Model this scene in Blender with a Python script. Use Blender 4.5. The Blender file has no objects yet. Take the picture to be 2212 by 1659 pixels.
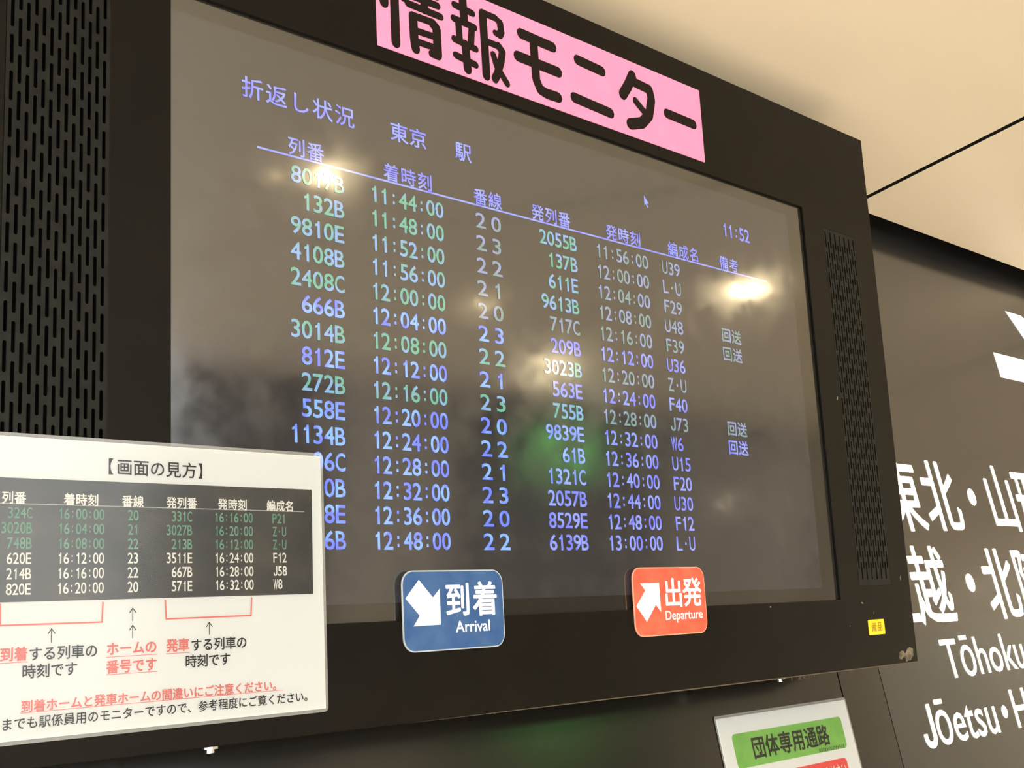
import bpy, bmesh, math, random
from mathutils import Matrix, Vector

# ------------------------------------------------------------------ camera, world, exposure
sc = bpy.context.scene
COL = sc.collection
EYE = 1.60                       # camera height above the floor
cam_d = bpy.data.cameras.new('camera')
cam = bpy.data.objects.new('camera', cam_d)
COL.objects.link(cam)
cam_d.sensor_width = 36.0
cam_d.lens = 2692.384 * 36.0 / 2212.0
cam_d.clip_start = 0.02
R0 = ((0.71473281, 0.09471432, 0.69295469),
      (-0.67802835, 0.33687801, 0.65329225),
      (-0.17156507, -0.93677233, 0.30499676))
cam.matrix_world = Matrix((
    (R0[0][0], -R0[0][1], -R0[0][2], 0.0),
    (R0[1][0], -R0[1][1], -R0[1][2], 0.0),
    (R0[2][0], -R0[2][1], -R0[2][2], EYE),
    (0, 0, 0, 1)))
sc.camera = cam

world = bpy.data.worlds.new('concourse_light')
sc.world = world
world.use_nodes = True
wbg = world.node_tree.nodes['Background']
wbg.inputs[0].default_value = (0.97, 1.0, 1.0, 1)
wbg.inputs[1].default_value = 1.7

vs = sc.view_settings
vs.view_transform = 'Standard'
vs.look = 'None'
vs.exposure = 1.33
vs.gamma = 1.0
vs.use_curve_mapping = False
LAMP = 260.0                      # radiance of the downlight lenses

# ------------------------------------------------------------------ materials
def mat(name, color, rough=0.5, spec=0.5, metal=0.0, emit=None, estr=0.0, ior=None, coat=0.0):
    m = bpy.data.materials.new(name)
    m.use_nodes = True
    b = m.node_tree.nodes['Principled BSDF']
    b.inputs['Base Color'].default_value = (*color, 1)
    b.inputs['Roughness'].default_value = rough
    b.inputs['Specular IOR Level'].default_value = spec
    b.inputs['Metallic'].default_value = metal
    if ior: b.inputs['IOR'].default_value = ior
    if coat:
        b.inputs['Coat Weight'].default_value = coat
        b.inputs['Coat Roughness'].default_value = 0.08
    if emit:
        b.inputs['Emission Color'].default_value = (*emit, 1)
        b.inputs['Emission Strength'].default_value = estr
    return m

def noise_mix(m, c1, c2, scale, detail=3.0, lo=0.35, hi=0.65, socket='Base Color', stretch=None):
    nt = m.node_tree
    b = nt.nodes['Principled BSDF']
    tc = nt.nodes.new('ShaderNodeTexCoord')
    n = nt.nodes.new('ShaderNodeTexNoise')
    n.inputs['Scale'].default_value = scale
    n.inputs['Detail'].default_value = detail
    if stretch:
        mp = nt.nodes.new('ShaderNodeMapping')
        mp.inputs['Scale'].default_value = stretch
        nt.links.new(tc.outputs['Object'], mp.inputs[0])
        nt.links.new(mp.outputs[0], n.inputs[0])
    else:
        nt.links.new(tc.outputs['Object'], n.inputs[0])
    r = nt.nodes.new('ShaderNodeValToRGB')
    r.color_ramp.elements[0].position = lo
    r.color_ramp.elements[1].position = hi
    r.color_ramp.elements[0].color = (*c1, 1)
    r.color_ramp.elements[1].color = (*c2, 1)
    nt.links.new(n.outputs[0], r.inputs[0])
    nt.links.new(r.outputs[0], b.inputs[socket])
    return m

def bump(m, scale, strength, dist=0.001):
    nt = m.node_tree
    b = nt.nodes['Principled BSDF']
    tc = nt.nodes.new('ShaderNodeTexCoord')
    n = nt.nodes.new('ShaderNodeTexNoise')
    n.inputs['Scale'].default_value = scale
    n.inputs['Detail'].default_value = 4
    nt.links.new(tc.outputs['Object'], n.inputs[0])
    bp = nt.nodes.new('ShaderNodeBump')
    bp.inputs['Strength'].default_value = strength
    bp.inputs['Distance'].default_value = dist
    nt.links.new(n.outputs[0], bp.inputs['Height'])
    nt.links.new(bp.outputs[0], b.inputs['Normal'])
    return m

M = {}
M['housing'] = noise_mix(mat('housing_black', (0.009, 0.0065, 0.003), 0.42, 0.12),
                         (0.0028, 0.0018, 0.0007), (0.0045, 0.0030, 0.0013), 14)
M['grille'] = noise_mix(mat('grille_paint', (0.015, 0.015, 0.012), 0.5, 0.15),
                        (0.0062, 0.0058, 0.0042), (0.0110, 0.0105, 0.0080), 60)
M['case'] = mat('case_dark', (0.0018, 0.0016, 0.0014), 0.8, 0.04)
SCR = dict(rough=0.105, spec=0.5, ior=2.15)
M['screen'] = noise_mix(mat('screen_glass', (0.05, 0.046, 0.04), emit=(1.0, 0.92, 1.05), estr=0.008, **SCR),
                        (0.016, 0.015, 0.013), (0.022, 0.020, 0.017), 150, 5)
M['screen_border'] = mat('screen_border_glass', (0.018, 0.016, 0.013), **SCR)
def vary_rough(m, lo, hi, scale):
    nt = m.node_tree
    b = nt.nodes['Principled BSDF']
    tc = nt.nodes.new('ShaderNodeTexCoord')
    n = nt.nodes.new('ShaderNodeTexNoise')
    n.inputs['Scale'].default_value = scale
    n.inputs['Detail'].default_value = 5
    r = nt.nodes.new('ShaderNodeMapRange')
    r.inputs['From Min'].default_value = 0.35
    r.inputs['From Max'].default_value = 0.65
    r.inputs['To Min'].default_value = lo
    r.inputs['To Max'].default_value = hi
    nt.links.new(tc.outputs['Object'], n.inputs[0])
    nt.links.new(n.outputs[0], r.inputs['Value'])
    nt.links.new(r.outputs[0], b.inputs['Roughness'])
vary_rough(M['screen'], 0.075, 0.15, 30)
def screen_ink(name, c1, c2, scale, s):
    m = mat(name, (0.05, 0.05, 0.05), emit=c1, estr=s, **SCR)
    return noise_mix(m, c1, c2, scale, 1.0, 0.42, 0.58, 'Emission Color')
M['ink_blue'] = screen_ink('screen_ink_blue', (0.085, 0.14, 0.95), (0.16, 0.34, 1.0), 60, 0.58)
M['ink_violet'] = screen_ink('screen_ink_violet', (0.15, 0.17, 0.85), (0.24, 0.30, 0.90), 60, 0.46)
M['ink_green'] = screen_ink('screen_ink_green', (0.07, 0.35, 0.24), (0.16, 0.33, 0.60), 75, 0.50)
M['ink_pale'] = screen_ink('screen_ink_pale', (0.13, 0.23, 0.22), (0.20, 0.25, 0.46), 75, 0.50)
M['white_paper'] = mat('white_paper', (0.765, 0.77, 0.755), 0.55, 0.4)
M['film'] = None
M['print_black'] = mat('print_black', (0.020, 0.015, 0.016), 0.6, 0.2)
M['print_red'] = mat('print_red', (0.78, 0.18, 0.15), 0.6, 0.3)
M['print_white'] = mat('print_white', (0.86, 0.84, 0.78), 0.6, 0.3)
M['print_green'] = noise_mix(mat('print_green', (0.10, 0.24, 0.15), 0.6, 0.3), (0.13, 0.34, 0.21), (0.22, 0.40, 0.30), 120)
M['print_grey'] = mat('print_grey', (0.45, 0.44, 0.41), 0.6, 0.3)
M['photo_panel'] = noise_mix(mat('photo_panel', (0.06, 0.055, 0.05), 0.3, 0.5),
                             (0.024, 0.023, 0.020), (0.080, 0.066, 0.050), 16, 5, 0.4, 0.75, stretch=(1, 1.6, 1))
M['pink'] = noise_mix(mat('pink_vinyl', (0.98, 0.27, 0.46), 0.6, 0.3), (0.97, 0.262, 0.45), (0.99, 0.28, 0.475), 30)
M['sign_ink'] = mat('sign_ink_dark', (0.010, 0.0055, 0.0035), 0.6, 0.12)
M['blue'] = noise_mix(mat('blue_vinyl', (0.045, 0.13, 0.34), 0.3, 0.5), (0.020, 0.075, 0.22), (0.045, 0.11, 0.26), 45, 5)
M['red'] = noise_mix(mat('red_vinyl', (0.85, 0.13, 0.075), 0.3, 0.5), (0.78, 0.085, 0.045), (0.84, 0.13, 0.075), 45, 5)
M['sticker_white'] = mat('sticker_white', (0.86, 0.86, 0.86), 0.4, 0.4)
M['sticker_rim'] = mat('sticker_rim', (0.42, 0.46, 0.48), 0.35, 0.5)
M['sticker_rim_red'] = mat('sticker_rim_red', (0.90, 0.36, 0.24), 0.35, 0.5)
M['yellow'] = mat('yellow_label', (0.90, 0.62, 0.01), 0.4, 0.5)
M['yellow_ink'] = mat('yellow_label_ink', (0.33, 0.20, 0.01), 0.5, 0.3)
M['green_label'] = noise_mix(mat('green_label', (0.21, 0.50, 0.09), 0.4, 0.4), (0.19, 0.47, 0.08), (0.26, 0.54, 0.12), 40, 5)
M['red_label'] = mat('red_label', (0.80, 0.09, 0.08), 0.4, 0.4)
M['ink_dark'] = mat('label_ink', (0.02, 0.022, 0.012), 0.5, 0.3)
M['ceiling'] = noise_mix(mat('ceiling_panel_paint', (0.95, 0.79, 0.575), 0.45, 0.4),
                         (0.94, 0.78, 0.565), (0.96, 0.80, 0.585), 3)
M['plenum'] = mat('ceiling_void', (0.004, 0.003, 0.002), 0.9, 0.1)
M['fascia'] = noise_mix(mat('fascia_panel', (0.012, 0.010, 0.008), 0.17, 0.5, ior=1.82),
                        (0.009, 0.0075, 0.006), (0.012, 0.010, 0.008), 5)
M['sign_face'] = noise_mix(mat('sign_face', (0.020, 0.018, 0.018), 0.17, 0.5, ior=1.98),
                           (0.018, 0.017, 0.017), (0.022, 0.020, 0.020), 5)
M['groove'] = mat('panel_groove', (0.006, 0.005, 0.004), 0.8, 0.1)
M['lit_white'] = mat('lit_lettering', (0.8, 0.78, 0.7), 0.5, 0.3, emit=(1.0, 0.95, 0.80), estr=0.65)
M['floor'] = noise_mix(mat('floor_stone', (0.84, 0.81, 0.76), 0.35, 0.5), (0.81, 0.78, 0.73), (0.87, 0.84, 0.79), 6)
M['far_wall'] = noise_mix(mat('far_wall_panel', (0.10, 0.085, 0.065), 0.5, 0.4), (0.030, 0.026, 0.020), (0.075, 0.062, 0.048), 1.2)
M['pillar'] = mat('pillar_cladding', (0.45, 0.40, 0.32), 0.4, 0.4)
M['lens'] = mat('fill_lamp_lens', (0.9, 0.85, 0.7), 0.4, 0.3, emit=(0.97, 1.0, 0.96), estr=LAMP)
M['globe'] = mat('lamp_globe', (0.9, 0.85, 0.7), 0.4, 0.3, emit=(1.0, 0.82, 0.55), estr=5.0)
M['pale_wall'] = mat('pale_wall', (0.72, 0.63, 0.47), 0.5, 0.4)
M['lens_warm'] = mat('lamp_lens_warm', (0.9, 0.85, 0.7), 0.4, 0.3, emit=(1.0, 0.80, 0.48), estr=LAMP * 0.20)
M['lens_far'] = mat('lamp_lens_far', (0.9, 0.85, 0.7), 0.4, 0.3, emit=(1.0, 0.80, 0.48), estr=LAMP * 0.28)
M['lens_bright'] = mat('lamp_lens_bright', (0.9, 0.85, 0.7), 0.4, 0.3, emit=(1.0, 0.80, 0.48), estr=LAMP * 0.30)
M['trim'] = mat('lamp_trim', (0.75, 0.70, 0.60), 0.4, 0.5)
M['green_lit'] = mat('green_lit_face', (0.1, 0.5, 0.15), 0.4, 0.3, emit=(0.22, 0.80, 0.16), estr=0.7)
M['zinc'] = mat('zinc_bolt', (0.75, 0.74, 0.70), 0.28, 0.5, 1.0)
M['dust'] = mat('dust_lint', (0.11, 0.085, 0.058), 0.95, 0.1)
M['tape'] = noise_mix(mat('brown_tape', (0.20, 0.17, 0.11), 0.6, 0.4), (0.05, 0.035, 0.02), (0.19, 0.16, 0.105), 90, 4)
M['scuff'] = mat('pale_scuff', (0.20, 0.18, 0.155), 0.8, 0.2)

def film_material():
    m = bpy.data.materials.new('laminate_film')
    m.use_nodes = True
    nt = m.node_tree
    nt.nodes.clear()
    out = nt.nodes.new('ShaderNodeOutputMaterial')
    tr = nt.nodes.new('ShaderNodeBsdfTransparent')
    tr.inputs[0].default_value = (0.97, 0.97, 0.96, 1)
    gl = nt.nodes.new('ShaderNodeBsdfGlossy')
    gl.inputs['Roughness'].default_value = 0.12
    df = nt.nodes.new('ShaderNodeBsdfDiffuse')
    df.inputs[0].default_value = (0.75, 0.74, 0.70, 1)
    fr = nt.nodes.new('ShaderNodeFresnel')
    fr.inputs['IOR'].default_value = 1.45
    m1 = nt.nodes.new('ShaderNodeMixShader')
    m2 = nt.nodes.new('ShaderNodeMixShader')
    m1.inputs[0].default_value = 0.015
    nt.links.new(tr.outputs[0], m1.inputs[1])
    nt.links.new(df.outputs[0], m1.inputs[2])
    nt.links.new(fr.outputs[0], m2.inputs[0])
    nt.links.new(m1.outputs[0], m2.inputs[1])
    nt.links.new(gl.outputs[0], m2.inputs[2])
    nt.links.new(m2.outputs[0], out.inputs[0])
    return m
M['film'] = film_material()
def rim_material():
    m = film_material(); m.name = 'laminate_margin'
    for n in m.node_tree.nodes:
        if n.type == 'MIX_SHADER' and not n.inputs[0].is_linked: n.inputs[0].default_value = 0.30
    return m
M['film_margin'] = rim_material()

# ------------------------------------------------------------------ builders
def obj(name, bm, mats, parent=None, loc=(0, 0, 0), rot=(0, 0, 0)):
    me = bpy.data.meshes.new(name)
    bm.normal_update()
    bm.to_mesh(me)
    bm.free()
    for m in (mats if isinstance(mats, (list, tuple)) else [mats]):
        me.materials.append(m)
    o = bpy.data.objects.new(name, me)
    COL.objects.link(o)
    o.parent = parent
    o.location = loc
    o.rotation_euler = rot
    return o

def tag(o, label=None, cat=None, group=None, kind=None):
    if label: o['label'] = label
    if cat: o['category'] = cat
    if group: o['group'] = group
    if kind: o['kind'] = kind
    return o

def thing(name, label, cat, loc, rot=(0, 0, 0), group=None):
    o = bpy.data.objects.new(name, None)
    o.empty_display_size = 0.05
    COL.objects.link(o)
    o.location = loc
    o.rotation_euler = rot
    return tag(o, label, cat, group)

def box(bm, x0, x1, y0, y1, z0, z1, mi=0):
    v = [bm.verts.new(p) for p in ((x0, y0, z0), (x1, y0, z0), (x1, y1, z0), (x0, y1, z0),
                                   (x0, y0, z1), (x1, y0, z1), (x1, y1, z1), (x0, y1, z1))]
    for f in ((3, 2, 1, 0), (4, 5, 6, 7), (0, 1, 5, 4), (1, 2, 6, 5), (2, 3, 7, 6), (3, 0, 4, 7)):
        bm.faces.new([v[i] for i in f]).material_index = mi
    return v

def rrect_pts(x0, x1, y0, y1, r, n=6):
    pts = []
    for cx, cy, a0 in ((x1 - r, y1 - r, 0), (x0 + r, y1 - r, 90), (x0 + r, y0 + r, 180), (x1 - r, y0 + r, 270)):
        for i in range(n + 1):
            a = math.radians(a0 + 90 * i / n)
            pts.append((cx + r * math.cos(a), cy + r * math.sin(a)))
    return pts

def prism(bm, pts, z0, z1, mi=0, mside=None):
    lo = [bm.verts.new((x, y, z0)) for x, y in pts]
    hi = [bm.verts.new((x, y, z1)) for x, y in pts]
    bm.faces.new(hi).material_index = mi
    bm.faces.new(lo[::-1]).material_index = mi
    n = len(pts)
    for i in range(n):
        j = (i + 1) % n
        bm.faces.new((lo[i], lo[j], hi[j], hi[i])).material_index = mi if mside is None else mside

def poly(bm, pts, z, mi=0):
    a = sum(pts[i][0] * pts[(i + 1) % len(pts)][1] - pts[(i + 1) % len(pts)][0] * pts[i][1] for i in range(len(pts)))
    if a < 0: pts = pts[::-1]
    bm.faces.new([bm.verts.new((x, y, z)) for x, y in pts]).material_index = mi

def ring(bm, outer, inner, z, mi=0):
    n = len(outer)
    o = [bm.verts.new((x, y, z)) for x, y in outer]
    i_ = [bm.verts.new((x, y, z)) for x, y in inner]
    for k in range(n):
        j = (k + 1) % n
        bm.faces.new((o[k], o[j], i_[j], i_[k])).material_index = mi

# --- lettering: outlines come from the built-in typeface
_G = {}
def glyph(s, off=0.0):
    key = (s, off)
    if key not in _G:
        cu = bpy.data.curves.new('glyph', 'FONT')
        cu.body = s
        cu.size = 1.0
        cu.offset = off
        cu.fill_mode = 'FRONT'
        cu.resolution_u = 3
        o = bpy.data.objects.new('glyph', cu)
        COL.objects.link(o)
        dg = bpy.context.evaluated_depsgraph_get()
        me = bpy.data.meshes.new_from_object(o.evaluated_get(dg))
        _G[key] = ([(v.co.x, v.co.y) for v in me.vertices], [tuple(p.vertices) for p in me.polygons])
        bpy.data.objects.remove(o)
        bpy.data.curves.remove(cu)
        bpy.data.meshes.remove(me)
    return _G[key]

def put(bm, g, sx, sy, ox, oy, z, mi=0, bold=0.0):
    if bold > 0:                                # heavier strokes: the outline is laid down again around itself
        for k in range(8):
            a = math.pi * k / 4
            put(bm, g, sx, sy, ox + bold * math.cos(a) * sx, oy + bold * math.sin(a) * sy, z + k * 1.6e-5, mi)
        return
    vs_, fs = g
    nv = [bm.verts.new((ox + x * sx, oy + y * sy, z)) for x, y in vs_]
    for f in fs:
        try: fc = bm.faces.new([nv[i] for i in f])
        except ValueError: continue
        fc.normal_update()
        if fc.normal.z < 0: fc.normal_flip()
        fc.material_index = mi

ONE = ([(0.235, 0.0), (0.325, 0.0), (0.325, 0.682), (0.255, 0.682), (0.235, 0.60), (0.13, 0.545), (0.13, 0.475), (0.235, 0.515)],
       [(0, 1, 2, 3, 4, 7), (4, 5, 6, 7)])
def _jglyph():
    cx, cy, ro, ri = 0.19, 0.17, 0.18, 0.085
    out = [(cx + ro, 0.682)] + [(cx + ro * math.cos(a), cy + ro * math.sin(a)) for a in [-math.pi * k / 10 for k in range(11)]]
    out.append((cx - ro, cy + 0.05)); 
    inn = [(cx - ri, cy + 0.05)] + [(cx + ri * math.cos(a), cy + ri * math.sin(a)) for a in [-math.pi * k / 10 for k in range(10, -1, -1)]] + [(cx + ri, 0.682)]
    n = len(out)
    return (out + inn, [(k, k + 1, 2 * n - 2 - k, 2 * n - 1 - k) for k in range(n - 1)])
JAY = _jglyph()
def half(bm, s, x0, y, cell, h, z, mi=0, off=0.008, shear=0.0):
    """half-width monospaced row: x0 left edge, y centre line"""
    for i, ch in enumerate(s):
        if ch == ' ': continue
        if ch == '1': g = ONE
        elif ch == 'J': g = JAY
        elif ch == '·': g = ([(0.19, 0.28), (0.31, 0.28), (0.31, 0.41), (0.19, 0.41)], [(0, 1, 2, 3)])
        elif ch == ':': g = ([(0.2, 0.1), (0.3, 0.1), (0.3, 0.22), (0.2, 0.22), (0.2, 0.42), (0.3, 0.42), (0.3, 0.54), (0.2, 0.54)],
                             [(0, 1, 2, 3), (4, 5, 6, 7)])
        else: g = glyph(ch)
        if ch in '1·:':
            xc, wd = 0.25, 0.5
            sx = cell / 0.5
        else:
            xs = [p[0] for p in g[0]]
            xc, wd = (min(xs) + max(xs)) / 2, max(xs) - min(xs)
            sx = min(cell * 0.88 / wd, cell / 0.48)
        put(bm, g, sx, h / 0.682, x0 + (i + 0.5) * cell - xc * sx, y - h / 2, z, mi, 0 if ch in '·:' else off * (2.2 if ch == 'W' else 1))

def full(bm, s, xc, y, pitch, w, h, z, mi=0, off=0.012):
    """full-width characters: xc centre of the first one, y centre line"""
    for i, ch in enumerate(s):
        if ch in ' 　': continue
        put(bm, glyph(ch), w, h, xc + i * pitch - 0.5 * w, y - 0.38 * h, z, mi, off)

def word(bm, s, x0, x1, y0, cap, z, mi=0, off=0.0):
    g = glyph(s)
    xs = [p[0] for p in g[0]]
    sx = (x1 - x0) / (max(xs) - min(xs))
    put(bm, g, sx, cap / 0.682, x0 - min(xs) * sx, y0, z, mi, off)

def stroke(bm, pts, w, z, mi=0, round_=True, n=10):
    for k, ((ax, ay), (bx, by)) in enumerate(zip(pts, pts[1:])):
        dx, dy = bx - ax, by - ay
        L = math.hypot(dx, dy)
        px, py = -dy / L * w / 2, dx / L * w / 2
        poly(bm, [(ax + px, ay + py), (ax - px, ay - py), (bx - px, by - py), (bx + px, by + py)], z + k * 1.0e-6, mi)
    if round_:
        for k, (x, y) in enumerate(pts):
            z2 = z + (len(pts) + k) * 1.0e-6
            poly(bm, [(x + w / 2 * math.cos(2 * math.pi * q / n), y + w / 2 * math.sin(2 * math.pi * q / n)) for q in range(n)], z2, mi)

def bar(bm, x0, x1, y0, y1, z, mi=0):
    poly(bm, [(x0, y0), (x1, y0), (x1, y1), (x0, y1)], z, mi)

# ------------------------------------------------------------------ the setting
CEIL = EYE + 0.868
WALL = 0.980                     # face of the fascia panels
EDGE = 0.933                     # where the ceiling panels stop
bm = bmesh.new(); box(bm, -4.5, 16, -6.5, 2.2, -0.1, 0.0)
tag(obj('floor', bm, M['floor']), 'pale stone concourse floor', kind='structure')

bm = bmesh.new()
JX, GAP, PW = 1.932, 0.0145, 1.30
xs = [JX + PW * k for k in range(-5, 11)]
for a, b in zip(xs, xs[1:]):
    box(bm, a + GAP / 2, b - GAP / 2, -3.2, EDGE, CEIL, CEIL + 0.025)
    box(bm, b - GAP / 2 + 0.0002, b + GAP / 2 - 0.0002, -6.5, EDGE - 0.0005, CEIL + 0.0006, CEIL + 0.02, 1)
    box(bm, a + GAP / 2, b - GAP / 2, -6.5, -3.2 - GAP, CEIL, CEIL + 0.025)
box(bm, xs[0], xs[-1], -6.5, 1.25, CEIL + 0.30, CEIL + 0.34, 1)
tag(obj('ceiling', bm, [M['ceiling'], M['plenum']]), 'beige metal ceiling panels with thin dark joints', kind='structure')

bm = bmesh.new()
WB = -EYE
def panel(x0, x1, z0, z1):
    box(bm, x0, x1, WALL, WALL + 0.012, EYE + z0, EYE + z1, 0)
panel(-6.0, 1.5915, WB, 1.16)
panel(1.5945, 1.7055, WB, 1.16)
panel(1.7055, 9.0, WB, -0.30)
box(bm, -6.0, 9.0, WALL + 0.0135, WALL + 0.10, 0.0, EYE + 1.17, 1)
tag(obj('wall_back', bm, [M['fascia'], M['groove']]), 'dark brown glossy fascia panels behind the monitor', kind='structure')

bm = bmesh.new(); box(bm, 4.5, 16, -6.7, -6.5, 0, CEIL + 0.3)
box(bm, 10.2, 15.9, -6.4995, -6.47, 0, CEIL - 0.02, 1)
tag(obj('wall_front', bm, [M['far_wall'], M['pillar']]), 'brown wall on the far side of the concourse', kind='structure')

bm = bmesh.new(); box(bm, 16.0, 16.2, -6.7, 1.3, 0, CEIL + 0.3)
tag(obj('wall_right', bm, M['pale_wall']), 'pale wall at the far end of the concourse', kind='structure')

# downlights in the ceiling (some mirrored as screen glints, the rest added as fill)
def downlight(x, y, label, group=None, lens='lens', ro=0.070, h=0.022):
    t = thing('downlight', label, 'ceiling light', (x, y, CEIL), group=group)
    bm = bmesh.new()
    n = 28
    ri = ro - 0.010
    P = lambda r, z: [bm.verts.new((r * math.cos(2 * math.pi * k / n), r * math.sin(2 * math.pi * k / n), z)) for k in range(n)]
    a, b, c, d = P(ro, 0.0), P(ro - 0.002, -h), P(ri, -h), P(ri - 0.006, -0.001)
    for u, v in ((a, b), (b, c), (c, d)):
        for k in range(n):
            j = (k + 1) % n
            bm.faces.new((u[k], u[j], v[j], v[k]))
    bmesh.ops.recalc_face_normals(bm, faces=bm.faces[:])
    obj('trim_ring', bm, M['trim'], t)
    bm = bmesh.new()
    bm.faces.new([bm.verts.new(((ri - 0.006) * math.cos(-2 * math.pi * k / n), (ri - 0.006) * math.sin(-2 * math.pi * k / n), -0.0012)) for k in range(n)])
    obj('lens', bm, M[lens], t)
    return t
LIGHTS = [
    (1.465, -0.405, 'lens_warm', 0.052, 0.010, "recessed downlight mirrored as the bright glow over the screen's first train number"),
    (1.395, -0.500, 'lens_warm', 0.032, 0.010, 'small recessed downlight mirrored as the glow left of the first train number'),
    (3.04, -0.48, 'lens_bright', 0.072, 0.010, 'recessed downlight mirrored as the bright glow at the right of the screen'),
    (2.99, -1.59, 'lens_bright', 0.055, 0.010, 'recessed downlight mirrored as the small glint in the middle of the screen'),
    (5.21, -3.40, 'lens_far', 0.120, 0.003, 'recessed downlight mirrored as the long glow below the middle of the screen'),
]
for x, y, lens_, r_, h_, lab in LIGHTS: downlight(x, y, lab, None, lens_, r_, h_)
for x, y in ((-0.35, -0.45), (0.45, -1.6), (-1.1, -1.9), (-2.2, -0.6), (0.45, -3.2), (-2.4, -3.4), (-1.0, -4.6), (6.6, -4.2), (9.6, -2.4), (13.2, -1.2), (14.2, -3.6), (12.6, -5.6)):  # unseen extra lamps, added to brighten the floor, ceiling and far end
    downlight(x, y, 'round fill downlight added to the ceiling outside the picture', 'added fill downlights outside the picture')

t = thing('wall_lamp', 'round wall lamp across the concourse mirrored at the right of the screen', 'wall lamp', (11.3, -6.469, EYE + 0.02), (math.radians(90), 0, 0))
bm = bmesh.new(); prism(bm, [(0.15 * math.cos(math.pi * k / 14), 0.15 * math.sin(math.pi * k / 14)) for k in range(28)], 0, 0.03); obj('base_plate', bm, M['trim'], t)
bm = bmesh.new(); bmesh.ops.create_uvsphere(bm, u_segments=24, v_segments=12, radius=0.14)
bmesh.ops.scale(bm, vec=(1, 1, 0.55), verts=bm.verts[:]); bmesh.ops.translate(bm, vec=(0, 0, 0.07), verts=bm.verts[:]); obj('globe', bm, M['globe'], t)

# far side of the concourse, seen as soft reflections
t = thing('light_box', 'green lit sign box across the concourse mirrored low in the screen', 'sign', (8.15, -6.1, EYE + 0.16))
bm = bmesh.new(); box(bm, -0.45, 0.45, -0.08, 0.08, 0, 0.52); obj('sign_casing', bm, M['case'], t)
bm = bmesh.new(); box(bm, -0.41, 0.41, 0.08, 0.086, 0.04, 0.48); obj('lit_face', bm, M['green_lit'], t)
for px, py in ((6.0, -5.8), (11.9, -5.4)):
    bm = bmesh.new(); prism(bm, rrect_pts(-0.35, 0.35, -0.35, 0.35, 0.06), 0, CEIL)
    tag(obj('trim_1' if px < 8 else 'trim_2', bm, M['pillar'], loc=(px, py, 0)), 'pale clad pillar across the concourse', kind='structure')

# ------------------------------------------------------------------ direction sign on the fascia
SX = 1.7075
sg = thing('direction_sign', 'large dark brown backlit sign with white arrow and train line names', 'sign', (SX, WALL, EYE - 0.30), (math.radians(90), 0, 0))
def SL(x): return x - SX
def SZ(z): return z + 0.30
bm = bmesh.new(); box(bm, 0, 3.4, 0, 1.46, -0.012, 0.0)
obj('sign_panel', bm, M['sign_face'], sg)
Zt = 0.0006
bm = bmesh.new()
# arrow pointing down to the right
ax, az = 2.830, 0.617
w_ = 0.0545
pts = [(2.472, az), (ax, az), (ax, 0.845), (ax - w_, 0.845), (ax - w_, az + w_ + 0.072), (2.680, 0.783), (2.601, 0.783), (ax - w_ - 0.0665, az + w_), (2.472, az + w_)]
poly(bm, [(SL(x), SZ(z)) for x, z in pts], Zt)
obj('arrow', bm, M['lit_white'], sg)
def kline(chars, w, h, off):
    bm = bmesh.new()
    for ch, x, z in chars: full(bm, ch, SL(x), SZ(z), 0, w, h, Zt, 0, off)
    return bm
obj('lettering', kline([('東', 1.9275, 0.352), ('北', 2.060, 0.353), ('・', 2.180, 0.354), ('山', 2.300, 0.356), ('形', 2.430, 0.354)], 0.129, 0.138, 0.013), M['lit_white'], sg)
obj('lettering', kline([('上', 1.815, 0.197), ('越', 1.937, 0.197), ('・', 2.078, 0.198), ('北', 2.193, 0.196), ('陸', 2.325, 0.196)], 0.129, 0.138, 0.013), M['lit_white'], sg)
bm = bmesh.new(); word(bm, 'Tōhoku', SL(1.9105), SL(2.2035), SZ(0.0465), 0.0605, Zt, 0, 0.006); obj('lettering', bm, M['lit_white'], sg)
bm = bmesh.new(); put(bm, JAY, 0.104, 0.0625 / 0.682, SL(1.7860), SZ(-0.0492), Zt, 0, 0.008)
word(bm, 'ōetsu', SL(1.8310), SL(2.0345), SZ(-0.0485), 0.0625, Zt, 0, 0.006)
poly(bm, [(SL(2.068) + 0.0105 * math.cos(k * math.pi / 8), SZ(-0.019) + 0.0105 * math.sin(k * math.pi / 8)) for k in range(16)], Zt)
word(bm, 'H', SL(2.103), SL(2.158), SZ(-0.0485), 0.0625, Zt, 0, 0.006)
obj('lettering', bm, M['lit_white'], sg)

# ------------------------------------------------------------------ passage notice taped to the wall
nt_ = thing('wall_notice', 'laminated white notice with green and red labels on wall below the monitor', 'notice', (1.291, WALL - 0.0006, EYE - 0.173), (math.radians(90), 0, 0))
NX = lambda x: x - 1.291
NZ = lambda z: z + 0.173
bm = bmesh.new(); box(bm, 0, 0.301, 0.0, 0.2115, 0.0, 0.0006); obj('paper', bm, M['white_paper'], nt_)
bm = bmesh.new()
ring(bm, rrect_pts(-0.003, 0.304, -0.003, 0.2150, 0.004), rrect_pts(0, 0.301, 0, 0.2115, 0.001), 0.0005, 1)
poly(bm, rrect_pts(0, 0.301, 0, 0.2115, 0.001), 0.0017, 0)
obj('laminate_film', bm, [M['film'], M['film_margin']], nt_)
bm = bmesh.new(); prism(bm, rrect_pts(NX(1.3155), NX(1.5705), NZ(-0.0245), NZ(0.0175), 0.006), 0.0006, 0.0008)
gl = obj('green_label', bm, M['green_label'], nt_); gl['label'] = 'green label with black characters'
bm = bmesh.new(); full(bm, '団体専用通路', NX(1.3665), NZ(-0.0030), 0.0301, 0.0300, 0.0285, 0.0010, 0, 0.022)
random.seed(4)
x = 1.500
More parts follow.
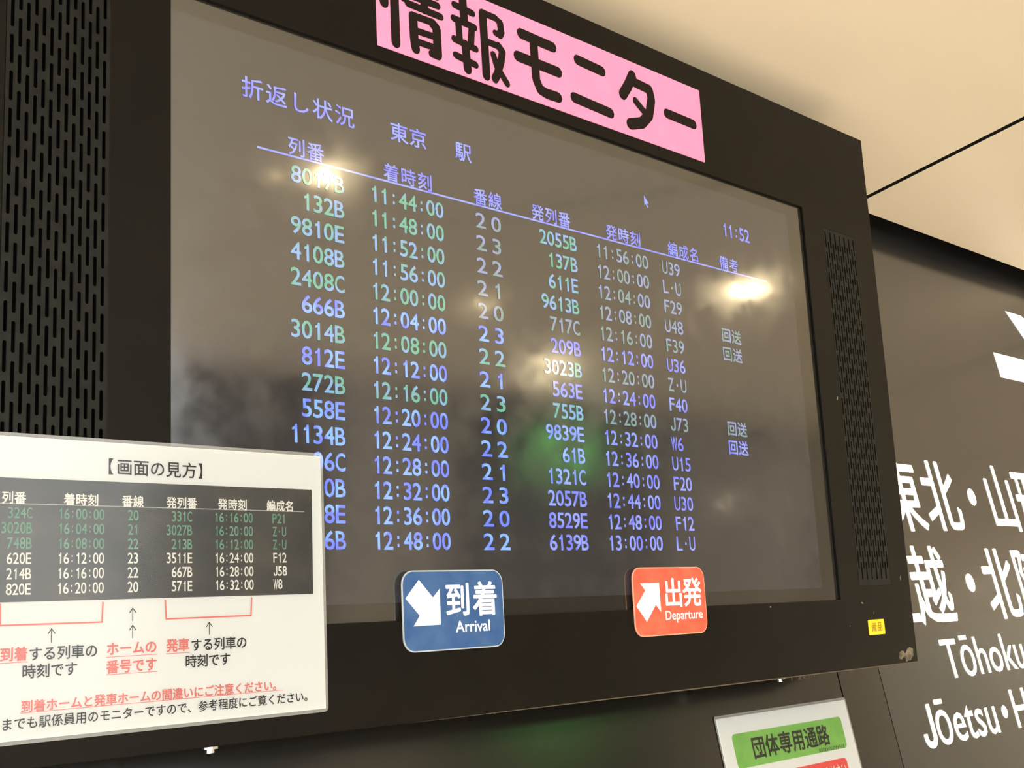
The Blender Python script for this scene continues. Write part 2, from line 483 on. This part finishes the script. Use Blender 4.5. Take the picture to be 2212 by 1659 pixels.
while x < 1.5605:                                           # fine print too small to read
    for k in range(3):
        if random.random() < 0.85: bar(bm, NX(x), NX(x + 0.0030), NZ(-0.0237 + k * 0.0016), NZ(-0.0230 + k * 0.0016), 0.0010)
    bar(bm, NX(x + 0.0012), NX(x + 0.0020), NZ(-0.0240), NZ(-0.0190), 0.0010)
    x += 0.0046
obj('lettering', bm, M['ink_dark'], gl)
bm = bmesh.new(); prism(bm, rrect_pts(NX(1.3155), NX(1.5605), NZ(-0.084), NZ(-0.0368), 0.006), 0.0006, 0.0008)
rl = obj('red_label', bm, M['red_label'], nt_); rl['label'] = 'red label with white characters'
bm = bmesh.new(); full(bm, 'ください', NX(1.5060), NZ(-0.0530), 0.0142, 0.0140, 0.0225, 0.0010, 0, 0.012)
obj('lettering', bm, M['print_white'], rl)

# ------------------------------------------------------------------ the monitor
TLX, TLY, TLZ = 0.4809354, 0.7524573, 0.6691401               # top left of the screen opening, from the eye
TILT = math.radians(100)
U0, V0 = 0.4675, 0.610                                          # base of the monitor, in its own face
def face_point(u, v, w=0.0):
    """metres across / down / out from the opening's top left corner -> world"""
    c, s = math.cos(math.radians(10)), math.sin(math.radians(10))
    return (TLX + u, TLY + v * s - w * c, EYE + TLZ - v * c - w * s)
def on_face(name, label, cat, u, v, w=0.0):
    return thing(name, label, cat, face_point(u, v, w), (TILT, 0, 0))
mon = on_face('information_monitor', 'large black wall monitor tilted down showing blue train timetable', 'monitor', U0, V0)
LOC = (-U0, V0, 0)
def mpart(name, bm, m, parent=None):
    return obj(name, bm, m, parent or mon, LOC if parent is None else (0, 0, 0))

UL, UR, VT, VB = -0.186, 1.1210, -0.139, 0.6095
OU0, OU1, OV0, OV1 = 0.0, 0.9415, 0.0, 0.5225
GL = (-0.1345, -0.0532); GR = (0.9890, 1.0705); GV = (0.020, 0.506)
# front frame: one plate with three openings
bm = bmesh.new()
us = [UL, GL[0], GL[1], OU0, OU1, GR[0], GR[1], UR]
vv = [VT, OV0, GV[0], GV[1], OV1, VB]
grid = {}
for i, u in enumerate(us):
    for j, v in enumerate(vv): grid[i, j] = bm.verts.new((u, -v, 0))
for i in range(len(us) - 1):
    for j in range(len(vv) - 1):
        uc, vc = (us[i] + us[i + 1]) / 2, (vv[j] + vv[j + 1]) / 2
        if OU0 < uc < OU1 and OV0 < vc < OV1: continue
        if (GL[0] < uc < GL[1] or GR[0] < uc < GR[1]) and GV[0] < vc < GV[1]: continue
        bm.faces.new((grid[i, j + 1], grid[i + 1, j + 1], grid[i + 1, j], grid[i, j]))
bm.normal_update()
ext = bmesh.ops.extrude_face_region(bm, geom=bm.faces[:])
bmesh.ops.translate(bm, vec=(0, 0, -0.0040), verts=[e for e in ext['geom'] if isinstance(e, bmesh.types.BMVert)])
bmesh.ops.recalc_face_normals(bm, faces=bm.faces[:])
fr = mpart('front_frame', bm, M['housing'])
bv = fr.modifiers.new('edge', 'BEVEL'); bv.width = 0.0008; bv.segments = 2; bv.limit_method = 'ANGLE'

# rear case and wall mount
bm = bmesh.new()
box(bm, UL + 0.0008, UR - 0.0008, -VB + 0.0008, -VT - 0.0008, -0.055, -0.0066)
box(bm, 0.02, 0.90, -0.50, -0.02, -0.105, -0.0552)
mpart('rear_case', bm, M['case'])
for u in (0.28, 0.62):                                          # wedge arms reaching back to the wall
    bm = bmesh.new()
    pts = []
    for v, w in ((0.12, -0.1052), (0.46, -0.1052)):
        pts.append((v, w))
    back = []
    for v, w in pts[::-1]:
        y = TLY + v * math.sin(math.radians(10)) - w * math.cos(math.radians(10))
        back.append((v, w - (WALL - 0.0005 - y) / math.cos(math.radians(10))))
    loop = pts + back
    a = [bm.verts.new((u, -v, w)) for v, w in loop]
    b = [bm.verts.new((u + 0.05, -v, w)) for v, w in loop]
    bm.faces.new(a); bm.faces.new(b[::-1])
    for k in range(4):
        j = (k + 1) % 4
        bm.faces.new((a[k], b[k], b[j], a[j]))
    bmesh.ops.recalc_face_normals(bm, faces=bm.faces[:])
    mpart('mount_arm', bm, M['case'])

# screen: glass with a plain margin round the lit area
bm = bmesh.new()
Zs = -0.0042
AU = (-0.004, 0.906); AV = (0.017, 0.507)
su = [-0.008, AU[0], AU[1], 0.949]; sv = [-0.008, AV[0], AV[1], 0.530]
gv = {(i, j): bm.verts.new((u, -v, Zs)) for i, u in enumerate(su) for j, v in enumerate(sv)}
for i in range(3):
    for j in range(3):
        bm.faces.new((gv[i, j + 1], gv[i + 1, j + 1], gv[i + 1, j], gv[i, j])).material_index = 0 if (i, j) == (1, 1) else 1
box(bm, -0.008, 0.949, -0.530, 0.008, -0.0065, Zs - 0.0003, 1)
scr = mpart('screen', bm, [M['screen'], M['screen_border']])
scr['label'] = 'matte screen with blue and green timetable'

# speaker grilles: staggered upright slots
def grille(u0, u1, v0, v1, cols=13, rows=16, pitch=0.0291):
    bm = bmesh.new()
    cw = (u1 - u0) / (cols + 0.4)
    sw, sl = 0.0029, 0.0232
    m0 = u0 + cw * 0.2
    def cell(pts): bm.faces.new([bm.verts.new((x, -y, 0)) for x, y in pts])
    def strip(a, b, c, d): cell([(a, d), (b, d), (b, c), (a, c)])
    edge = [u0]
    for c in range(cols):
        xc = m0 + cw * (c + 0.5)
        strip(edge[-1], xc - sw / 2, v0, v1)
        edge.append(xc + sw / 2)
        off = 0.004 + (pitch / 2 if (c % 2) else 0.0)
        y = v0
        r = sw / 2
        top_round = False
        k = 0
        segs = []
        while True:
            s0 = v0 + off + k * pitch
            if s0 + sl > v1 - 0.002: break
            segs.append((s0, s0 + sl)); k += 1
        prev = None
        arcs = lambda cy, sgn: [(xc + r * math.cos(a), cy + sgn * r * math.sin(a)) for a in [math.pi * i / 6 for i in range(7)]]
        for s0, s1 in segs + [(None, None)]:
            pts = []
            # upper boundary of this bridge (slot above), going left -> right
            if prev is None: up = [(xc - r, v0), (xc + r, v0)]
            else: up = [(x, yy) for x, yy in arcs(prev - r, 1)][::-1]
            if s0 is None: low = [(xc + r, v1), (xc - r, v1)]
            else: low = [(x, yy) for x, yy in arcs(s0 + r, -1)]
            cell((up + low)[::-1])
            prev = s1
    strip(edge[-1], u1, v0, v1)
    bm.normal_update()
    for f in bm.faces:
        if f.normal.z < 0: f.normal_flip()
    bmesh.ops.remove_doubles(bm, verts=bm.verts[:], dist=1e-6)
    ext = bmesh.ops.extrude_face_region(bm, geom=bm.faces[:])
    bmesh.ops.translate(bm, vec=(0, 0, -0.0012), verts=[e for e in ext['geom'] if isinstance(e, bmesh.types.BMVert)])
    bmesh.ops.recalc_face_normals(bm, faces=bm.faces[:])
    return bm
mpart('speaker_grille', grille(GL[0], GL[1], GV[0], GV[1]), M['grille'])
mpart('speaker_grille', grille(GR[0], GR[1], GV[0], GV[1]), M['grille'])

# bolts under the bottom edge
for u in (0.059, 0.856):
    bm = bmesh.new()
    hexp = lambda r, n=6: [(r * math.cos(2 * math.pi * k / n + 0.3), r * math.sin(2 * math.pi * k / n + 0.3)) for k in range(n)]
    prism(bm, hexp(0.0062), -0.0065, 0.0)
    prism(bm, hexp(0.0034, 12), -0.0095, -0.0065)
    bmesh.ops.rotate(bm, cent=(0, 0, 0), matrix=Matrix.Rotation(math.radians(-90), 3, 'X'), verts=bm.verts[:])
    o = obj('bolt', bm, M['zinc'], mon, (u - U0, -VB + V0 + 0.0009, -0.045))
    o['label'] = 'shiny zinc bolt under the bottom edge'

# lint hanging from the bottom edge, scuffs on the frame, scrap of tape at the corner
random.seed(11)
bm = bmesh.new()
def lint(u, L, w):
    dx = random.uniform(-0.002, 0.002)
    z = random.uniform(-0.012, -0.002)
    n = 4
    for k in range(n):
        t0, t1 = k / n, (k + 1) / n
        w0, w1 = w * (1 - 0.7 * t0), w * (1 - 0.7 * t1)
        x0, x1 = u + dx * t0 * t0, u + dx * t1 * t1
        v0, v1 = VB - 0.0006 + L * t0, VB - 0.0006 + L * t1
        bm.faces.new([bm.verts.new(p) for p in ((x0 - w0, -v0, z), (x0 + w0, -v0, z), (x1 + w1, -v1, z), (x1 - w1, -v1, z))])
        bm.faces.new([bm.verts.new(p) for p in ((x0, -v0, z - w0), (x0, -v0, z + w0), (x1, -v1, z + w1), (x1, -v1, z - w1))])
for k in range(34): lint(random.gauss(0.845, 0.034), random.uniform(0.002, 0.0062), random.uniform(0.0006, 0.0022))
for k in range(26): lint(random.uniform(0.30, 1.06), random.uniform(0.0008, 0.0026), random.uniform(0.0006, 0.0020))
poly(bm, [(0.22, -VB - 0.0002), (0.60, -VB - 0.0011), (1.10, -VB - 0.0010), (1.10, -VB + 0.0008), (0.60, -VB + 0.0008)], -0.0004)
o = mpart('dust_fringe', bm, M['dust']); o['kind'] = 'stuff'; o['label'] = 'brown lint hanging from the bottom edge'
def blob(bm, u, v, a, b, rot, h, n=12, seed=0):
    rn = random.Random(seed)
    c = bm.verts.new((u, -v, h))
    rim = []
    for k in range(n):
        an = 2 * math.pi * k / n
        q = rn.uniform(0.75, 1.15)
        x, y = a * q * math.cos(an), b * q * math.sin(an)
        rim.append(bm.verts.new((u + x * math.cos(rot) - y * math.sin(rot), -v + x * math.sin(rot) + y * math.cos(rot), 0.0001)))
    for k in range(n): bm.faces.new((c, rim[k], rim[(k + 1) % n]))
for i, (u, v, a, b, r) in enumerate(((0.9914, 0.528, 0.0030, 0.0011, -0.2), (1.0182, 0.5417, 0.0010, 0.0026, -0.2), (0.9812, 0.2587, 0.0014, 0.0034, -0.4),
                                     (0.7833, 0.5271, 0.0020, 0.0010, 0.3), (1.0970, 0.497, 0.0010, 0.0036, 0), (0.9560, 0.556, 0.0010, 0.0008, 0),)):
    bm = bmesh.new(); blob(bm, u, v, a, b, r, 0.0006, 10, i)
    o = mpart('scuff_mark', bm, M['scuff'])
bm = bmesh.new()
blob(bm, 1.0985, 0.5985, 0.0150, 0.0082, 0.30, 0.0016, 16, 3)
blob(bm, 1.0790, 0.5990, 0.0085, 0.0050, 0.2, 0.0012, 14, 5)
o = mpart('tape_scrap', bm, M['tape']); o['label'] = 'torn scrap of brownish tape at the bottom right corner'

# --- what the screen shows
Zi = Zs + 0.00025
def vrow(i): return 0.1340 + 0.0235 * i - 0.00005 * i * i
def sh(u, v): return u - (v - 0.134) * (0.022 + 0.022 * u)     # the picture sits a touch skewed in its frame
GREEN = {0, 1, 2, 3, 4, 6, 8}
colA = ['8017B', '132B', '9810E', '4108B', '2408C', '666B', '3014B', '812E', '272B', '558E', '1134B', '06C', '0B', '8E', '6B']
colB = ['11:44:00', '11:48:00', '11:52:00', '11:56:00', '12:00:00', '12:04:00', '12:08:00', '12:12:00', '12:16:00', '12:20:00', '12:24:00', '12:28:00', '12:32:00', '12:36:00', '12:48:00']
colC = ['20', '23', '22', '21', '20', '23', '22', '21', '23', '20', '22', '21', '23', '20', '22']
colD = ['2055B', '137B', '611E', '9613B', '717C', '209B', '3023B', '563E', '755B', '9839E', '61B', '1321C', '2057B', '8529E', '6139B']
colE = ['11:56:00', '12:00:00', '12:04:00', '12:08:00', '12:16:00', '12:12:00', '12:20:00', '12:24:00', '12:28:00', '12:32:00', '12:36:00', '12:40:00', '12:44:00', '12:48:00', '13:00:00']
colF = ['U39', 'L·U', 'F29', 'U48', 'F39', 'U36', 'Z·U', 'F40', 'J73', 'W6', 'U15', 'F20', 'U30', 'F12', 'L·U']
inks = [M['ink_blue'], M['ink_violet'], M['ink_green'], M['ink_pale']]
def column(fn):
    bm = bmesh.new()
    for i in range(15): fn(bm, i, vrow(i))
    o = mpart('timetable_column', bm, inks, scr)
DH = 0.0151
def cA(bm, i, v):
    s = colA[i]; half(bm, s, sh(0.1755, v) - 0.01165 * len(s), -v, 0.01165, DH, Zi, 2 if i in GREEN else 0, 0.014)
def cB(bm, i, v): half(bm, colB[i], sh(0.2045, v), -v, 0.01130, DH, Zi, 2 if i in GREEN else 0, 0.014)
def cC(bm, i, v):
    u = sh(0.3450, v)
    for k, ch in enumerate(colC[i]): half(bm, ch, u + 0.0212 * k - 0.0085, -v, 0.0150, DH, Zi, (3 if i < 5 else 2) if i in GREEN else 0, 0.012)
def cD(bm, i, v):
    s = colD[i]; half(bm, s, sh(0.4855, v) - 0.01165 * len(s), -v, 0.01165, DH, Zi, (2 if i != 4 else 3) if i in GREEN else 1, 0.014)
def cE(bm, i, v): half(bm, colE[i], sh(0.5155, v), -v, 0.01130, DH, Zi, 3 if i in GREEN else 1, 0.012)
def cF(bm, i, v): half(bm, colF[i], sh(0.6300, v), -v, 0.01150, DH, Zi, 3 if i in GREEN else 1)
for f in (cA, cB, cC, cD, cE, cF): column(f)
for i in (3, 4, 8, 9):
    bm = bmesh.new()
    v = vrow(i) - 0.0028
    full(bm, '回送', sh(0.7490, v), -v, 0.0207, 0.0200, 0.0185, Zi, 3 if i in GREEN else 1, 0.02)
    mpart('remark', bm, inks, scr)
for s_, u_, p_, b_ in (('折返し状況', 0.0795, 0.0246, 0.012), ('東京', 0.2420, 0.0236, 0.014), ('駅', 0.3245, 0.0236, 0.014)):
    bm = bmesh.new()
    full(bm, s_, u_, -0.0662, p_, 0.0230, 0.0205, Zi, 1, b_)
    mpart('screen_heading', bm, inks, scr)
bm = bmesh.new(); half(bm, '11:52', 0.7570, -0.0645, 0.01165, 0.0165, Zi, 1, 0.014); mpart('clock_digits', bm, inks, scr)
for s, u0, u1 in (('列番', 0.1140, 0.1545), ('着時刻', 0.2205, 0.2825), ('番線', 0.3350, 0.3755), ('発列番', 0.4170, 0.4780),
                  ('発時刻', 0.5340, 0.5960), ('編成名', 0.6435, 0.7050), ('備考', 0.7440, 0.7850)):
    p = (u1 - u0) / len(s)
    bm = bmesh.new()
    full(bm, s, u0 + p / 2, -0.1088, p, p * 0.95, 0.0180, Zi, 1, 0.014)
    mpart('column_header', bm, inks, scr)
bm = bmesh.new(); bar(bm, 0.0835, 0.8450, -0.1192, -0.1174, Zi - 0.0001, 1); mpart('header_rule', bm, inks, scr)
bm = bmesh.new()
poly(bm, [(0.6070, -0.0520), (0.6150, -0.0605), (0.6115, -0.0612), (0.6135, -0.0655), (0.6115, -0.0660), (0.6095, -0.0620), (0.6070, -0.0640)], Zi, 1)
mpart('mouse_pointer', bm, inks, scr)

# ------------------------------------------------------------------ pink title strip on the top of the frame
pk = on_face('title_strip', 'bright pink strip with large black characters on the monitor\'s top frame', 'sign', 0.471, -0.0138, 0.0001)
bm = bmesh.new(); prism(bm, rrect_pts(0.2155 - 0.471, 0.7262 - 0.471, 0, 0.0945, 0.0006, 2), 0, 0.0007)
obj('backing', bm, M['pink'], pk)
STROKES = {
 'JO': [(0.0086,[(0.2253,-0.0790),(0.2251,-0.0605)]),(0.0086,[(0.2385,-0.1020),(0.2381,-0.0671),(0.2381,-0.0229)]),(0.0080,[(0.2484,-0.0815),(0.2495,-0.0742)]),
        (0.0062,[(0.2553,-0.0985),(0.2960,-0.0985)]),(0.0062,[(0.2580,-0.0885),(0.2930,-0.0890)]),(0.0062,[(0.2503,-0.0790),(0.2940,-0.0795)]),(0.0062,[(0.2549,-0.0694),(0.2976,-0.0688)]),(0.0080,[(0.2760,-0.1030),(0.2763,-0.0697)]),
        (0.0086,[(0.2609,-0.0575),(0.2615,-0.0347),(0.2628,-0.0242)]),(0.0062,[(0.2604,-0.0586),(0.2861,-0.0592)]),
        (0.0086,[(0.2861,-0.0580),(0.2912,-0.0545),(0.2916,-0.0262)]),(0.0062,[(0.2921,-0.0246),(0.2833,-0.0250)]),
        (0.0058,[(0.2648,-0.0436),(0.2905,-0.0445)]),(0.0058,[(0.2642,-0.0322),(0.2899,-0.0328)])],
 'HO': [(0.0062,[(0.3168,-0.0886),(0.3419,-0.0870)]),(0.0086,[(0.3285,-0.1026),(0.3296,-0.0749)]),(0.0062,[(0.3149,-0.0732),(0.3438,-0.0719)]),
        (0.0070,[(0.3213,-0.0713),(0.3222,-0.0515)]),(0.0070,[(0.3398,-0.0702),(0.3376,-0.0529)]),(0.0062,[(0.3147,-0.0506),(0.3440,-0.0483)]),
        (0.0062,[(0.3158,-0.0334),(0.3429,-0.0305)]),(0.0086,[(0.3297,-0.0488),(0.3314,-0.0225)]),
        (0.0086,[(0.3562,-0.0914),(0.3571,-0.0536),(0.3574,-0.0230)]),(0.0062,[(0.3562,-0.0925),(0.3745,-0.0924),(0.3811,-0.0887)]),
        (0.0077,[(0.3811,-0.0887),(0.3822,-0.0791),(0.3796,-0.0752)]),(0.0056,[(0.3796,-0.0747),(0.3733,-0.0754)]),(0.0062,[(0.3577,-0.0617),(0.3770,-0.0614)]),
        (0.0077,[(0.3770,-0.0614),(0.3824,-0.0568),(0.3800,-0.0462),(0.3733,-0.0290),(0.3695,-0.0228)]),(0.0066,[(0.3688,-0.0494),(0.3730,-0.0376),(0.3870,-0.0225)])],
 'MO': [(0.0098,[(0.4121,-0.0867),(0.4608,-0.0857)]),(0.0098,[(0.4052,-0.0588),(0.4674,-0.0583)]),(0.0098,[(0.4305,-0.0853),(0.4316,-0.0400),(0.4372,-0.0297),(0.4472,-0.0277),(0.4649,-0.0282)])],
 'NI': [(0.0098,[(0.5006,-0.0826),(0.5415,-0.0807)]),(0.0098,[(0.4911,-0.0353),(0.5516,-0.0327)])],
 'TA': [(0.0110,[(0.5958,-0.0907),(0.5864,-0.0756),(0.5760,-0.0622)]),(0.0098,[(0.5958,-0.0835),(0.6250,-0.0818)]),
        (0.0110,[(0.6260,-0.0813),(0.6285,-0.0697),(0.6222,-0.0488),(0.6076,-0.0352),(0.5860,-0.0285)]),(0.0078,[(0.5983,-0.0601),(0.6175,-0.0476)])],
 'CHO': [(0.0098,[(0.6567,-0.0597),(0.7084,-0.0589)])],
}
for key in ('JO', 'HO', 'MO', 'NI', 'TA', 'CHO'):
    bm = bmesh.new()
    for k_, (w, pts) in enumerate(STROKES[key]):
        # measured upward from the screen's top edge: v is negative above it
        stroke(bm, [(u - 0.471, -v - 0.0138) for u, v in pts], w * 1.28, 0.0010 + k_ * 1.8e-4 / 16)
    obj('character', bm, M['sign_ink'], pk)

# ------------------------------------------------------------------ arrival and departure stickers
def sticker(name, label, u0, u1, v0, v1, r, face, rim, arrow, jp, en):
    uc = (u0 + u1) / 2
    t = on_face(name, label, 'sticker', uc, v1, 0.0001)
    L = lambda u, v: (u - uc, v1 - v)
    hw, h = (u1 - u0) / 2, v1 - v0
    bm = bmesh.new()
    prism(bm, rrect_pts(-hw, hw, 0, h, r), 0, 0.0012, 1, 1)
    e = 0.0011
    prism(bm, rrect_pts(-hw + e, hw - e, e, h - e, r - e), 0.0012, 0.0014, 0, 0)
    obj('backing', bm, [face, rim], t)
    bm = bmesh.new(); poly(bm, [L(*p) for p in arrow], 0.0016); obj('arrow', bm, M['sticker_white'], t)
    bm = bmesh.new()
    for ch, u, v, w, hh in jp:
        x, y = L(u, v); full(bm, ch, x, y, 0, w, hh, 0.0016, 0, 0.02)
    s, a, b, base, cap = en
    word(bm, s, a - uc, b - uc, v1 - base, cap, 0.0016, 0, 0.012)
    obj('lettering', bm, M['sticker_white'], t)
    return t
sticker('arrival_sticker', 'blue rounded sticker with white down arrow on the monitor\'s lower edge', 0.2220, 0.3444, 0.4797, 0.5506, 0.0125, M['blue'], M['sticker_rim'],
        [(0.2413, 0.4879), (0.2571, 0.5036), (0.2655, 0.4961), (0.2652, 0.5278), (0.2337, 0.5281), (0.2409, 0.5192), (0.2254, 0.5038)],
        [('到', 0.2868, 0.5062, 0.0318, 0.0318), ('着', 0.3208, 0.5060, 0.0325, 0.0325)], ('Arrival', 0.2830, 0.3250, 0.5353, 0.0098))
sticker('departure_sticker', 'red rounded sticker with white up arrow on the monitor\'s lower edge', 0.5331, 0.6567, 0.4792, 0.5513, 0.0125, M['red'], M['sticker_rim_red'],
        [(0.5448, 0.4959), (0.5764, 0.4957), (0.5768, 0.5266), (0.5686, 0.5189), (0.5519, 0.5360), (0.5365, 0.5193), (0.5526, 0.5034)],
        [('出', 0.5998, 0.5066, 0.0345, 0.0325), ('発', 0.6328, 0.5064, 0.0345, 0.0325)], ('Departure', 0.5838, 0.6485, 0.5352, 0.0096))

# small yellow property label
yl = on_face('property_label', 'tiny yellow square label at the monitor\'s bottom right corner', 'label', 1.0207, 0.5695, 0.0001)
bm = bmesh.new(); prism(bm, rrect_pts(-0.0203, 0.0203, 0, 0.0194, 0.0014, 3), 0, 0.0005); obj('backing', bm, M['yellow'], yl)
bm = bmesh.new()
full(bm, '備', -0.0070, 0.0098, 0, 0.0130, 0.0125, 0.0007, 0, 0.008)
full(bm, '品', 0.0078, 0.0100, 0, 0.0130, 0.0125, 0.0007, 0, 0.008)
obj('lettering', bm, M['yellow_ink'], yl)

# ------------------------------------------------------------------ laminated how-to-read notice
hu = -0.010
ng = on_face('notice_sheet', 'laminated white notice with small timetable and red text on the monitor\'s lower left', 'notice', hu, 0.5900, 0.0003)
X = lambda u: u - hu
Y = lambda v: 0.5900 - v
PL, PR, PT, PB = -0.1585, 0.1386, 0.3833, 0.5900
bm = bmesh.new(); prism(bm, rrect_pts(X(PL), X(PR), Y(PB), Y(PT), 0.0008, 2), 0.0002, 0.0006); obj('paper', bm, M['white_paper'], ng)
bm = bmesh.new()
op, ip = rrect_pts(X(PL - 0.003), X(PR + 0.0026), Y(PB + 0.0026), Y(PT - 0.0026), 0.004), rrect_pts(X(PL), X(PR), Y(PB), Y(PT), 0.0008)
ring(bm, op, ip, 0.0004, 1)
poly(bm, ip, 0.0016, 0)
obj('laminate_film', bm, [M['film'], M['film_margin']], ng)
bm = bmesh.new(); prism(bm, [(X(-0.1500), Y(0.4979)), (X(0.1283), Y(0.4977)), (X(0.1290), Y(0.4118)), (X(-0.1500), Y(0.4126))], 0.0006, 0.0007)
pp = obj('timetable_panel', bm, M['photo_panel'], ng); pp['label'] = 'dark printed picture of a timetable'
Zn, Zp = 0.0009, 0.0010
tin = [M['print_white'], M['print_green'], M['print_grey']]
bm = bmesh.new()
for s, u0, u1 in (('列番', -0.1302, -0.1126), ('着時刻', -0.0858, -0.0590), ('番線', -0.0412, -0.0234), ('発列番', -0.0050, 0.0213), ('発時刻', 0.0394, 0.0663), ('編成名', 0.0842, 0.1108)):
    p = (u1 - u0) / len(s)
    full(bm, s, X(u0) + p / 2, Y(0.4263), p, p * 0.98, 0.0092, Zp, 0, 0.022)
bar(bm, X(-0.1480), X(0.1210), Y(0.4308), Y(0.4301), Zp - 0.0001, 2)
rows = [('324C', '16:00:00', '20', '331C', '16:16:00', 'P21'), ('3020B', '16:04:00', '21', '3027B', '16:20:00', 'Z·U'), ('748B', '16:08:00', '22', '213B', '16:12:00', 'Z·U'),
        ('620E', '16:12:00', '23', '3511E', '16:24:00', 'F12'), ('214B', '16:16:00', '22', '667B', '16:28:00', 'J58'), ('820E', '16:20:00', '20', '571E', '16:32:00', 'W8')]
for i, (a, b, c, d, e, f) in enumerate(rows):
    y = Y(0.4367 + 0.0105 * i); mi = 1 if i < 3 else 0; c_ = 0.00445; h = 0.0075
    half(bm, a, X(-0.1080) - c_ * len(a), y, c_, h, Zp, mi, 0.010)
    half(bm, b, X(-0.0897), y, 0.0044, h, Zp, mi, 0.010)
    half(bm, c, X(-0.0364), y, c_, h, Zp, mi, 0.010)
    half(bm, d, X(0.0171) - c_ * len(d), y, c_, h, Zp, mi, 0.010)
    half(bm, e, X(0.0362), y, 0.0044, h, Zp, mi, 0.010)
    half(bm, f, X(0.0895), y, c_, h, Zp, mi, 0.010)
obj('timetable_print', bm, tin, pp)
bk = bmesh.new(); rd = bmesh.new()
full(bk, '画面の見方', X(-0.0391), Y(0.4010), 0.01345, 0.0133, 0.0128, Zn, 0, 0.010)
full(bk, '【', X(-0.0535), Y(0.4010), 0, 0.0120, 0.0128, Zn, 0, 0.0)
full(bk, '】', X(0.0280), Y(0.4010), 0, 0.0120, 0.0128, Zn, 0, 0.0)
K = 0.0100
full(rd, '到着', X(-0.1238), Y(0.5328), 0.0097, 0.0099, K, Zn, 0, 0.022)
full(bk, 'する列車の', X(-0.1040), Y(0.5333), 0.01015, 0.0101, K, Zn, 0, 0.014)
full(bk, '時刻です', X(-0.1083), Y(0.5449), 0.0100, 0.0101, K, Zn, 0, 0.014)
full(rd, 'ホームの', X(-0.0473), Y(0.5328), 0.01005, 0.0100, K, Zn, 0, 0.022)
full(rd, '番号です', X(-0.0473), Y(0.5455), 0.01005, 0.0100, K, Zn, 0, 0.022)
full(rd, '発車', X(0.0000), Y(0.5328), 0.0096, 0.0099, K, Zn, 0, 0.022)
full(bk, 'する列車の', X(0.0203), Y(0.5334), 0.0099, 0.0100, K, Zn, 0, 0.014)
full(bk, '時刻です', X(0.0156), Y(0.5452), 0.0098, 0.0100, K, Zn, 0, 0.014)
full(rd, '到着ホームと発車ホームの間違いにご注意ください。', X(-0.1091), Y(0.5680), 0.00875, 0.0088, 0.0086, Zn, 0, 0.018)
full(bk, 'までも駅係員用のモニターですので、参考程度にご覧ください。', X(-0.1226), Y(0.5788), 0.00872, 0.0087, 0.0086, Zn, 0, 0.010)
for a, b, v in ((-0.1290, -0.1093, 0.5384), (-0.0524, -0.0122, 0.5386), (-0.0524, -0.0122, 0.5509), (-0.0049, 0.0145, 0.5387), (-0.1138, 0.0973, 0.5722)):
    bar(rd, X(a), X(b), Y(v + 0.0002), Y(v - 0.0002), Zn)
BW = 0.0011
stroke(rd, [(X(-0.1290), Y(0.4990)), (X(-0.1287), Y(0.5133)), (X(-0.0556), Y(0.5137)), (X(-0.0551), Y(0.4998))], BW, Zn + 0.00005)
stroke(rd, [(X(-0.0056), Y(0.4995)), (X(-0.0048), Y(0.5133)), (X(0.0687), Y(0.5132)), (X(0.0694), Y(0.4995))], BW, Zn + 0.00005)
for u, v0, v1 in ((-0.0928, 0.5168, 0.5260), (-0.0319, 0.5044, 0.5138), (-0.0319, 0.5168, 0.5259), (0.0315, 0.5170, 0.5261)):
    stroke(bk, [(X(u), Y(v1)), (X(u), Y(v0))], 0.0006, Zn)
    stroke(bk, [(X(u - 0.0025), Y(v0 + 0.0034)), (X(u), Y(v0)), (X(u + 0.0025), Y(v0 + 0.0034))], 0.0006, Zn)
obj('black_print', bk, M['print_black'], ng)
o = obj('red_print', rd, M['print_red'], ng); o['label'] = 'red underlined text and brackets'
